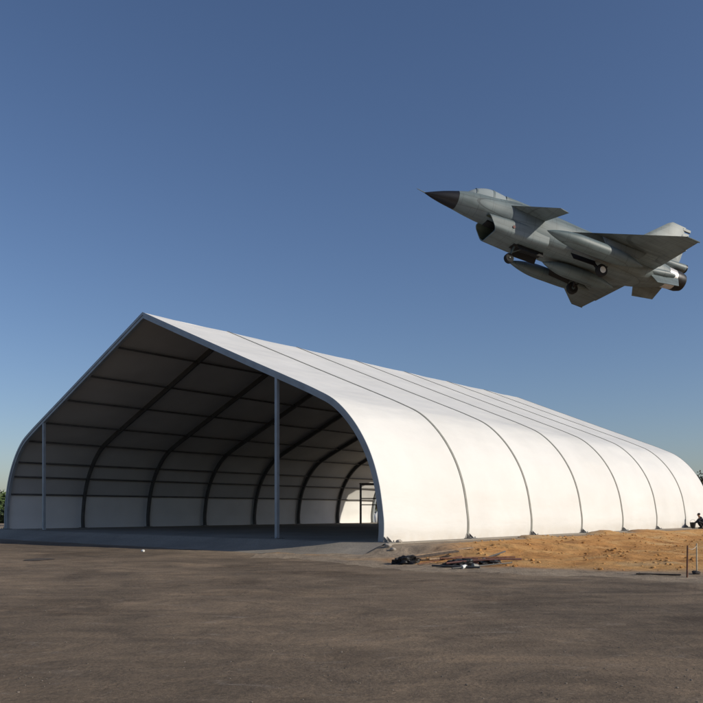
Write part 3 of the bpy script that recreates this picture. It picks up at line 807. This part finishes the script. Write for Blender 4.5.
# ---------------------------------------------------------------- the crouching worker
def skin_mesh(name, verts, edges, radii, root, m, parent, sub=2):
    me = bpy.data.meshes.new(name); me.from_pydata(verts, edges, []); me.update()
    o = bpy.data.objects.new(name, me); C.objects.link(o); o.parent = parent
    o.modifiers.new('skin', 'SKIN'); s = o.modifiers.new('sub', 'SUBSURF'); s.levels = sub; s.render_levels = sub
    me.skin_vertices[0].data
    for i, r in enumerate(radii):
        r = r if isinstance(r, tuple) else (r, r)
        me.skin_vertices[0].data[i].radius = r
        me.skin_vertices[0].data[i].use_root = (i == root)
    o.modifiers['skin'].use_smooth_shade = True
    me.materials.append(m)
    return o
pw = tw(-1.0, 6.06 * BAY)
pw.z = top_h(pw.x, pw.y)
# faces local +x; turned towards the wall and the seam foot (left in the photo)
per = thing('person', 'worker in dark clothes crouching at the foot of the tent wall', 'person', pw, math.atan2(-D.y * 0.45 + L.y * 0.9, -D.x * 0.45 + L.x * 0.9))
# joints (x forward, y left, z up): squat with the trunk leaning forward
PV = [(-0.10, 0, 0.30), (0.0, 0, 0.45), (0.12, 0, 0.60), (0.19, 0, 0.70), (0.235, 0, 0.765), (0.26, 0, 0.83), (0.275, 0, 0.90),
      (-0.08, 0.10, 0.29), (0.28, 0.17, 0.43), (0.06, 0.14, 0.08), (0.20, 0.15, 0.04),
      (-0.08, -0.10, 0.29), (0.30, -0.15, 0.42), (0.08, -0.14, 0.08), (0.22, -0.15, 0.04),
      (0.17, 0.17, 0.65), (0.32, 0.22, 0.45), (0.48, 0.12, 0.36), (0.54, 0.10, 0.33),
      (0.17, -0.17, 0.65), (0.34, -0.20, 0.44), (0.50, -0.08, 0.34), (0.56, -0.06, 0.31)]
PE = [(0, 1), (1, 2), (2, 3), (3, 4), (4, 5), (5, 6), (0, 7), (7, 8), (8, 9), (9, 10), (0, 11), (11, 12), (12, 13), (13, 14), (3, 15), (15, 16), (16, 17), (17, 18), (3, 19), (19, 20), (20, 21), (21, 22)]
PRd = [0.13, 0.12, 0.125, 0.10, 0.05, 0.085, 0.075, 0.09, 0.062, 0.042, 0.035, 0.09, 0.062, 0.042, 0.035, 0.06, 0.042, 0.032, 0.03, 0.06, 0.042, 0.032, 0.03]
skin_mesh('body', PV, PE, PRd, 0, M['skin'], per)
# clothes: same chains, a little thicker
ix = [0, 1, 2, 3, 4, 15, 16, 17, 19, 20, 21]
mp_ = {k: i for i, k in enumerate(ix)}
skin_mesh('jacket', [PV[k] for k in ix], [(mp_[a], mp_[b]) for a, b in PE if a in mp_ and b in mp_], [PRd[k] + 0.018 for k in ix], 0, M['navy'], per)
ix = [0, 7, 8, 9, 11, 12, 13]
mp2 = {k: i for i, k in enumerate(ix)}
skin_mesh('trousers', [PV[k] for k in ix], [(mp2[a], mp2[b]) for a, b in PE if a in mp2 and b in mp2], [PRd[k] + 0.017 for k in ix], 0, M['trousers'], per)
for k, s in ((9, 1), (13, -1)):
    a = Vector(PV[k]); bm = bmesh.new()
    V = bmesh.ops.create_uvsphere(bm, u_segments=14, v_segments=8, radius=1.0)['verts']
    for v_ in V: v_.co = Vector((a.x + 0.06 + 0.13 * v_.co.x, a.y + 0.05 * v_.co.y, max(0.0, 0.04 + 0.055 * v_.co.z)))
    obj('shoe', bm, M['hair'], per, True)
bm = bmesh.new(); V = bmesh.ops.create_uvsphere(bm, u_segments=20, v_segments=14, radius=1.0)['verts']
for v_ in V: v_.co = Vector((0.252 + 0.095 * v_.co.x, 0.088 * v_.co.y, 0.895 + 0.085 * max(v_.co.z, -0.25 - 0.6 * max(0, -v_.co.x)) + 0.02 * max(0, -v_.co.x)))
obj('hair', bm, M['hair'], per, True)
bm = bmesh.new()                                            # nose and ears keep the head readable close up
add_bar(bm, (0.335, 0, 0.86), (0.362, 0, 0.842), 0.014, 8, 0.018); obj('nose', bm, M['skin'], per, True)
for k in (18, 22):
    a = Vector(PV[k])
    for q in range(5):                                      # five short fingers, curled over the foot of the rib
        y = (-0.028 + 0.014 * q); ln = (0.035, 0.06, 0.065, 0.06, 0.05)[q]
        skin_mesh('finger', [a + Vector((0.0, y * 0.7, 0)), a + Vector((ln * 0.55, y, -0.01)), a + Vector((ln, y, -0.04))], [(0, 1), (1, 2)], [0.009, 0.0085, 0.007], 0, M['skin'], per, 1)

# bucket by the seam next to the worker
pb = tw(-0.55, 5.955 * BAY); pb.z = top_h(pb.x, pb.y)
bk = thing('bucket', 'dark plastic bucket beside the crouching worker at the tent wall', 'bucket', pb)
bm = bmesh.new(); revolve(bm, [(0.0, 0.13), (0.36, 0.18), (0.38, 0.185), (0.38, 0.17), (0.03, 0.12)], (0, 0, 0), (0, 0, 1), 24); obj('pail', bm, M['bucket'], bk, True, 40)
bm = bmesh.new()
A = [Vector((0.185 * math.cos(a), 0, 0.36 + 0.19 * math.sin(a))) for a in np.linspace(0, math.pi, 12)]
for a, b in zip(A, A[1:]): add_bar(bm, a, b, 0.008, 6)
obj('handle', bm, M['plate'], bk)

# ---------------------------------------------------------------- posts, cord, dark strip on the right
def px_ground(px, py, it=12):
    """point of the terrain seen at photo pixel px,py (used once, to find real positions)"""
    h = 0.1
    for _ in range(it):
        Y = 757.0 * (CAM_H - h) / (py - 511.0); X = (px - 351.5) / 757.0 * Y; h = 0.5 * h + 0.5 * top_h(X, Y)
    return Vector((X, Y, top_h(X, Y)))
a = px_ground(687, 577.5)
bm = bmesh.new(); add_bar(bm, (0, 0, -0.12), (0.012, 0, 0.70), 0.020, 10, 0.017)
p1 = tag(obj('marker_post', bm, M['rust'], None, True, 50), 'rusty brown thin post stuck in the dirt, the left of two', 'post', 'thin posts in the dirt'); p1.location = a
b_ = px_ground(697, 572.5)
bm = bmesh.new(); add_bar(bm, (0, 0, -0.12), (-0.008, 0, 0.66), 0.018, 10, 0.015)
p2 = tag(obj('marker_post', bm, M['palepost'], None, True, 50), 'pale thin post stuck in the dirt with a dark stone at its foot', 'post', 'thin posts in the dirt'); p2.location = b_
bm = bmesh.new(); A = [a + Vector((0.012, 0, 0.66)) + (b_ + Vector((-0.008, 0, 0.60)) - a - Vector((0.012, 0, 0.66))) * t - Vector((0, 0, 0.06 * math.sin(math.pi * t))) for t in np.linspace(0, 1, 9)]
for q, r_ in zip(A, A[1:]): add_bar(bm, q, r_, 0.005, 6)
tag(obj('cord', bm, M['cord']), 'thin pale cord strung between the two posts on the right', 'cord')

def rock(name, loc, s, m, label, cat, seed, group=None):
    r = random.Random(seed); bm = bmesh.new(); bmesh.ops.create_icosphere(bm, subdivisions=3, radius=1.0)
    o3 = Vector((r.random() * 9, r.random() * 9, r.random() * 9))
    for v in bm.verts:
        n = v.co.normalized(); v.co = n * (1 + 0.35 * noise.noise(n * 1.3 + o3) + 0.12 * noise.noise(n * 3.7 + o3))
        v.co = Vector((v.co.x * s[0], v.co.y * s[1], v.co.z * s[2]))
    o = obj(name, bm, m, None, True, 40); o.location = loc; o.rotation_euler.z = r.random() * 6
    return tag(o, label, cat, group)
q = px_ground(696, 574); rock('rock', q + Vector((0, 0, 0.03)), (0.09, 0.07, 0.05), M['darkstone'], 'dark stone lying at the foot of the pale post', 'stone', 5)
q1 = px_ground(636, 574.5); q2 = px_ground(681, 575.5)
bm = bmesh.new(); add_beam(bm, q1 + Vector((0, 0, 0.02)), q2 + Vector((0, 0, 0.02)), 0.10, 0.022)
tag(obj('plank', bm, M['wood_dark']), 'thin dark strip lying along the dirt edge left of the two posts', 'plank')  # low dark beam drawing the dark line at the dirt edge

# ---------------------------------------------------------------- heap of scrap at the edge of the dirt
def lay(px1, py1, px2, py2, z1=0.03, z2=0.03):
    p, q = px_ground(px1, py1), px_ground(px2, py2)
    return p + Vector((0, 0, z1)), q + Vector((0, 0, z2))
def board(name, pxs, m, w, h, label, cat, z=(0.03, 0.03), group=None):
    p, q = lay(*pxs, *z); bm = bmesh.new(); add_beam(bm, p, q, w, h)
    bmesh.ops.bevel(bm, geom=bm.edges[:], offset=0.006, segments=1, affect='EDGES')
    return tag(obj(name, bm, m), label, cat, group)
def tube(name, pxs, m, r, label, cat, z=(0.03, 0.03), group=None, sag=0.0):
    p, q = lay(*pxs, *z); bm = bmesh.new(); n = 8
    P = [p.lerp(q, t) + Vector((0, 0, sag * math.sin(math.pi * t))) + Vector((0, -abs(sag) * 3 * math.sin(math.pi * t), 0)) for t in np.linspace(0, 1, n + 1)]
    for s, e in zip(P, P[1:]): add_bar(bm, s, e, r, 8)
    return tag(obj(name, bm, m, None, True, 50), label, cat, group)
def crumple(name, px, py, s, m, label, cat, seed):
    r = random.Random(seed); bm = bmesh.new(); bmesh.ops.create_icosphere(bm, subdivisions=4, radius=1.0); o3 = Vector((seed * 1.7, 2, 3))
    for v in bm.verts:
        n = v.co.normalized(); k = 1 + 0.5 * noise.noise(n * 1.8 + o3) + 0.28 * noise.noise(n * 4.2 + o3) + 0.14 * noise.noise(n * 9 + o3)
        v.co = Vector((n.x * k * s[0], n.y * k * s[1], max(-0.25, n.z * k) * s[2]))
    o = obj(name, bm, m, None, True, 60); p = px_ground(px, py); o.location = p + Vector((0, 0, 0.03)); o.rotation_euler.z = 0.3
    return tag(o, label, cat)
crumple('tarpaulin', 406, 563.5, (0.34, 0.30, 0.17), M['tarp'], 'crumpled black plastic sheet at the left end of the scrap heap', 'tarpaulin', 3)
crumple('tarpaulin', 460, 566.5, (0.42, 0.30, 0.15), M['tarp'], 'dark crumpled sheet in the middle of the scrap heap under the bars', 'tarpaulin', 8)
board('plank', (412, 558.5, 472, 549), M['wood'], 0.15, 0.04, 'long pale plank slanting back from the scrap heap towards the tent', 'plank', (0.08, 0.05))
board('plank', (414, 563.5, 457, 557), M['wood_dark'], 0.14, 0.05, 'dark plank from the black plastic sheet to the middle of the scrap heap', 'plank', (0.16, 0.12))
board('plank', (428, 561, 458, 559), M['wood'], 0.10, 0.04, 'short brown plank lying low between the dark plank and the middle sheet', 'plank', (0.05, 0.05))
tube('steel_bar', (446, 568, 521, 561), M['redbar'], 0.028, 'red primed bent steel bar, frontmost on the right of the scrap heap', 'steel bar', (0.12, 0.05), 'steel bars on the scrap heap', 0.05)
tube('steel_bar', (440, 564, 515, 560.5), M['rust'], 0.024, 'rusty brown steel bar behind the red one on the scrap heap', 'steel bar', (0.15, 0.10), 'steel bars on the scrap heap')
tube('steel_bar', (470, 566, 505, 558), M['rib'], 0.024, 'short dark steel bar sticking up to the right of the scrap heap', 'steel bar', (0.06, 0.13), 'steel bars on the scrap heap')
tube('steel_bar', (432, 567, 480, 569), M['rib'], 0.026, 'dark steel bar lying on the yard in front of the scrap heap', 'steel bar', (0.04, 0.04), 'steel bars on the scrap heap')
def crate(px, py, s, m, label, cat, name, rz):
    p = px_ground(px, py); t = thing(name, label, cat, p, rz)
    bm = bmesh.new(); x, y, z = s; w = 0.02
    for c, d in (((0, 0, w / 2), (x, y, w)), ((x / 2 - w / 2, 0, z / 2 + w), (w, y, z - 0.0)), ((-x / 2 + w / 2, 0, z / 2 + w), (w, y, z)), ((0, y / 2 - w / 2, z / 2 + w), (x - 2 * w - 0.004, w, z)), ((0, -y / 2 + w / 2, z / 2 + w), (x - 2 * w - 0.004, w, z))): add_box(bm, c, d)
    obj('box_shell', bm, m, t)
    bm = bmesh.new()
    for sx in (-1, 1): add_box(bm, (sx * (x / 2 + 0.008), 0, z * 0.75), (0.014, y * 0.4, 0.03))
    obj('handle', bm, M['plate'], t)
tube('steel_bar', (452, 569.5, 512, 564.5), M['rib'], 0.018, 'thin dark steel bar low in front of the red one on the scrap heap', 'steel bar', (0.03, 0.05), 'steel bars on the scrap heap')
tube('steel_bar', (418, 566, 462, 562), M['rust'], 0.018, 'thin rusty bar running from the black plastic sheet to the middle of the scrap heap', 'steel bar', (0.05, 0.16), 'steel bars on the scrap heap')
crumple('tarpaulin', 491, 564, (0.30, 0.2, 0.09), M['tarp'], 'small flat dark sheet under the right ends of the scrap heap bars', 'tarpaulin', 14)
crate(470, 565.5, (0.34, 0.24, 0.17), M['redbar'], 'small dull red crate in the middle of the scrap heap', 'crate', 'crate', 0.5)
def can(px, py, r, h, m, label, name, tilt):
    p = px_ground(px, py); t = thing(name, label, 'can', p + Vector((0, 0, r if tilt else 0)), 0.6)
    ax = Vector((math.sin(tilt), 0, math.cos(tilt)))
    bm = bmesh.new(); revolve(bm, [(-h / 2, r), (h / 2, r), (h / 2, r * 0.85), (h / 2 - 0.02, r * 0.84)], (0, 0, 0 if tilt else h / 2), ax, 18); obj('can_body', bm, m, t, True, 40)
    bm = bmesh.new(); revolve(bm, [(h / 2 - 0.015, r * 1.06), (h / 2 + 0.005, r * 1.06)], (0, 0, 0 if tilt else h / 2), ax, 18); obj('rim', bm, M['plate'], t)
can(464, 568.7, 0.05, 0.13, M['white'], 'small white can lying in front of the scrap heap, left of another', 'paint_can', R(80))
can(475, 568.2, 0.055, 0.15, M['keder'], 'small grey can lying in front of the scrap heap, right of the white one', 'paint_can', R(95))

# pale stones at the right front foot of the tent
for i, (px, py, s) in enumerate([(388, 545.2, 0.13), (393, 547.3, 0.10), (399, 549, 0.12)]):
    lab = ['pale stone nearest the front right foot of the tent', 'small pale stone in the middle of three by the tent corner', 'flat pale stone farthest right of three by the tent corner'][i]
    rock('stone', px_ground(px, py) + Vector((0, 0, s * 0.25)), (s, s * 0.8, s * 0.55), M['stone'], lab, 'stone', 20 + i, 'pale stones by the tent corner')
# white scrap and a dark patch on the yard at left
q = px_ground(143, 552); rock('white_rag', q + Vector((0, 0, 0.04)), (0.08, 0.06, 0.05), M['white'], 'small crumpled white rag on the ground before the tent opening', 'rag', 41)
q = px_ground(39, 559.8)
bm = bmesh.new()
V = []
for i in range(40):
    t = 2 * math.pi * i / 40; k = 1 + 0.3 * noise.noise(Vector((math.cos(t) * 1.5, math.sin(t) * 1.5, 3)))
    x, y = q.x + 0.42 * k * math.cos(t), q.y + 0.55 * k * math.sin(t); V.append(bm.verts.new((x, y, ground_h(x, y) + 0.012)))
c0 = bm.verts.new((q.x, q.y, ground_h(q.x, q.y) + 0.05))
for i in range(40): bm.faces.new((c0, V[i], V[(i + 1) % 40]))
M['oil'] = mat('dark_soil', (0.075, 0.060, 0.048), 0.9, var=0.3, vscale=9, bump=0.5, bscale=30)
tag(obj('soil_heap', bm, M['oil'], None, True), 'low dark soil heap on the yard at far left before the tent', 'soil heap')

# ---------------------------------------------------------------- trees beyond the tent
def tree(x, y, h, cr, m, label, seed, leaf=0.22, n=2600, low=0.15):
    r = random.Random(seed); t = thing('tree', label, 'tree', (x, y, ground_h(x, y) - 0.05), r.random() * 6, 'trees beyond the tent')
    bm = bmesh.new(); th = h * 0.5
    P = [Vector((0.08 * r.uniform(-1, 1) * i, 0.08 * r.uniform(-1, 1) * i, th * i / 4)) for i in range(5)]
    for i in range(4): add_bar(bm, P[i], P[i + 1], 0.035 * h * (1 - 0.17 * i) * 0.6, 10, 0.035 * h * (1 - 0.17 * (i + 1)) * 0.6)
    clumps = []
    for k in range(16):
        a = r.random() * 6.28; zz = h * (low + (0.92 - low) * ((k + 0.5) / 16)); rr = cr * (0.30 + 0.6 * r.random()) * math.sin(math.pi * min(0.95, 0.2 + 0.75 * (zz / h))) 
        c = Vector((rr * math.cos(a), rr * math.sin(a), zz)); clumps.append((c, cr * r.uniform(0.28, 0.5)))
        s = P[min(4, 1 + int(4 * zz / h * 0.7))]; add_bar(bm, s, s.lerp(c, 0.55) + Vector((0, 0, 0.06 * h)), 0.010 * h, 6, 0.006 * h); add_bar(bm, s.lerp(c, 0.55) + Vector((0, 0, 0.06 * h)), c, 0.006 * h, 5, 0.002 * h)
    clumps.append((Vector((0, 0, h * 0.9)), cr * 0.35))
    obj('trunk', bm, M['bark'], t, True)
    V, F = [], []
    for _ in range(n):
        c, s = clumps[r.randrange(len(clumps))]
        d = Vector((r.gauss(0, 1), r.gauss(0, 1), r.gauss(0, 0.8))).normalized() * s * (r.random() ** 0.45)
        p = c + d; nrm = (d + Vector((r.gauss(0, 1), r.gauss(0, 1), r.gauss(0.5, 1))) * s * 0.6).normalized()
        u = nrm.orthogonal().normalized(); u.rotate(Quaternion(nrm, r.random() * 6.28)); w = nrm.cross(u); l_ = leaf * r.uniform(0.6, 1.4); o = len(V)
        V += [p - u * l_, p + w * l_ * 0.45, p + u * l_, p - w * l_ * 0.45]; F.append((o, o + 1, o + 2, o + 3))
    me = bpy.data.meshes.new('crown'); me.from_pydata([tuple(v) for v in V], [], F); me.update(); me.materials.append(m)
    o = bpy.data.objects.new('crown', me); C.objects.link(o); o.parent = t
    return t
tree(46.5, 98, 6.2, 3.0, M['leaf_b'], 'brownish tree at the right edge behind the far end of the tent', 11)
tree(50.5, 96, 5.2, 2.8, M['leaf'], 'dark low tree at the far right, right of the brownish tree', 12)
tree(3.4, 104, 6.6, 3.0, M['leaf'], 'dark tree seen through the open far end of the tent', 13)
tree(7.6, 108, 7.0, 3.2, M['leaf_b'], 'brownish tree behind the far end, right of the dark tree seen through it', 14)
tree(-44.5, 96, 3.6, 2.4, M['leaf_g'], 'fresh green bushy tree at the left edge, left of the tent', 15, low=0.06)
tree(-41.2, 92, 2.6, 1.9, M['leaf'], 'low dark bush at the left edge, right in front of the green tree', 16, low=0.03)
tree(-48.8, 93, 3.2, 2.2, M['leaf'], 'dark bushy tree at the left edge, left of the green tree', 17, low=0.05)
# pale bulk bag outside the far opening
q = Vector((3.0, 88, 0)); q.z = top_h(q.x, q.y)
bg = thing('bulk_bag', 'pale bulk bag standing outside the open far end of the tent', 'bag', q, 0.4)
bm = bmesh.new(); rr = []
for z, s in ((0, 0.5), (0.1, 0.58), (0.6, 0.62), (1.0, 0.57), (1.15, 0.3), (1.3, 0.12), (1.4, 0.2)):
    rr.append([Vector((s * math.copysign(abs(math.cos(t)) ** 0.6, math.cos(t)), s * math.copysign(abs(math.sin(t)) ** 0.6, math.sin(t)), z + 0.03 * noise.noise(Vector((t, z, 1))))) for t in np.linspace(0, 2 * math.pi, 24, endpoint=False)])
loft(bm, rr); obj('sack', bm, M['white'], bg, True)
bm = bmesh.new()
for sx in (-0.5, 0.5): add_beam(bm, (sx, -0.45, 1.05), (sx, 0.0, 1.45), 0.07, 0.012); add_beam(bm, (sx, 0.45, 1.05), (sx, 0.0, 1.45), 0.07, 0.012)
obj('lifting_loop', bm, M['cord'], bg)

# ---------------------------------------------------------------- light, sky, camera
SUN_AZ = Vector((0.924, -0.382)).normalized(); EL = R(27)
sd = Vector((SUN_AZ.x * math.cos(EL), SUN_AZ.y * math.cos(EL), math.sin(EL)))
sl = bpy.data.lights.new('sun', 'SUN'); sl.energy = 3.85; sl.angle = R(0.5); sl.color = (1.0, 0.925, 0.79)
so = bpy.data.objects.new('sun', sl); C.objects.link(so); so.rotation_euler = sd.to_track_quat('Z', 'Y').to_euler(); so.location = sd * 200
w = bpy.data.worlds.new('World'); S.world = w; w.use_nodes = True
nt = w.node_tree; nt.nodes.clear()
sky = nt.nodes.new('ShaderNodeTexSky'); sky.sky_type = 'NISHITA'; sky.sun_disc = False
sky.sun_elevation = EL; sky.sun_rotation = math.atan2(SUN_AZ.x, SUN_AZ.y)
sky.air_density = 1.0; sky.dust_density = 0.9; sky.ozone_density = 2.3; sky.altitude = 0
bgd = nt.nodes.new('ShaderNodeBackground'); bgd.inputs['Strength'].default_value = 0.088
out = nt.nodes.new('ShaderNodeOutputWorld')
hsv = nt.nodes.new('ShaderNodeHueSaturation'); hsv.inputs['Saturation'].default_value = 1.04; nt.links.new(sky.outputs[0], hsv.inputs['Color'])
tint = mixc(nt, 'MULTIPLY', 1.0, hsv.outputs[0], (0.945, 0.955, 1.075)); nt.links.new(tint, bgd.inputs['Color']); nt.links.new(bgd.outputs[0], out.inputs['Surface'])
cam = bpy.data.cameras.new('camera'); co = bpy.data.objects.new('camera', cam); C.objects.link(co)
co.location = (0, 0, CAM_H); co.rotation_euler = (R(90), 0, 0)
cam.sensor_width = 36; cam.sensor_fit = 'HORIZONTAL'; cam.lens = 757.0 / 703 * 36; cam.shift_y = (511 - 351.5) / 703
cam.clip_end = 20000; cam.clip_start = 0.1
S.camera = co
S.view_settings.view_transform = 'Standard'; S.view_settings.look = 'None'; S.view_settings.gamma = 1; S.view_settings.exposure = 0.0
S.view_settings.use_curve_mapping = False
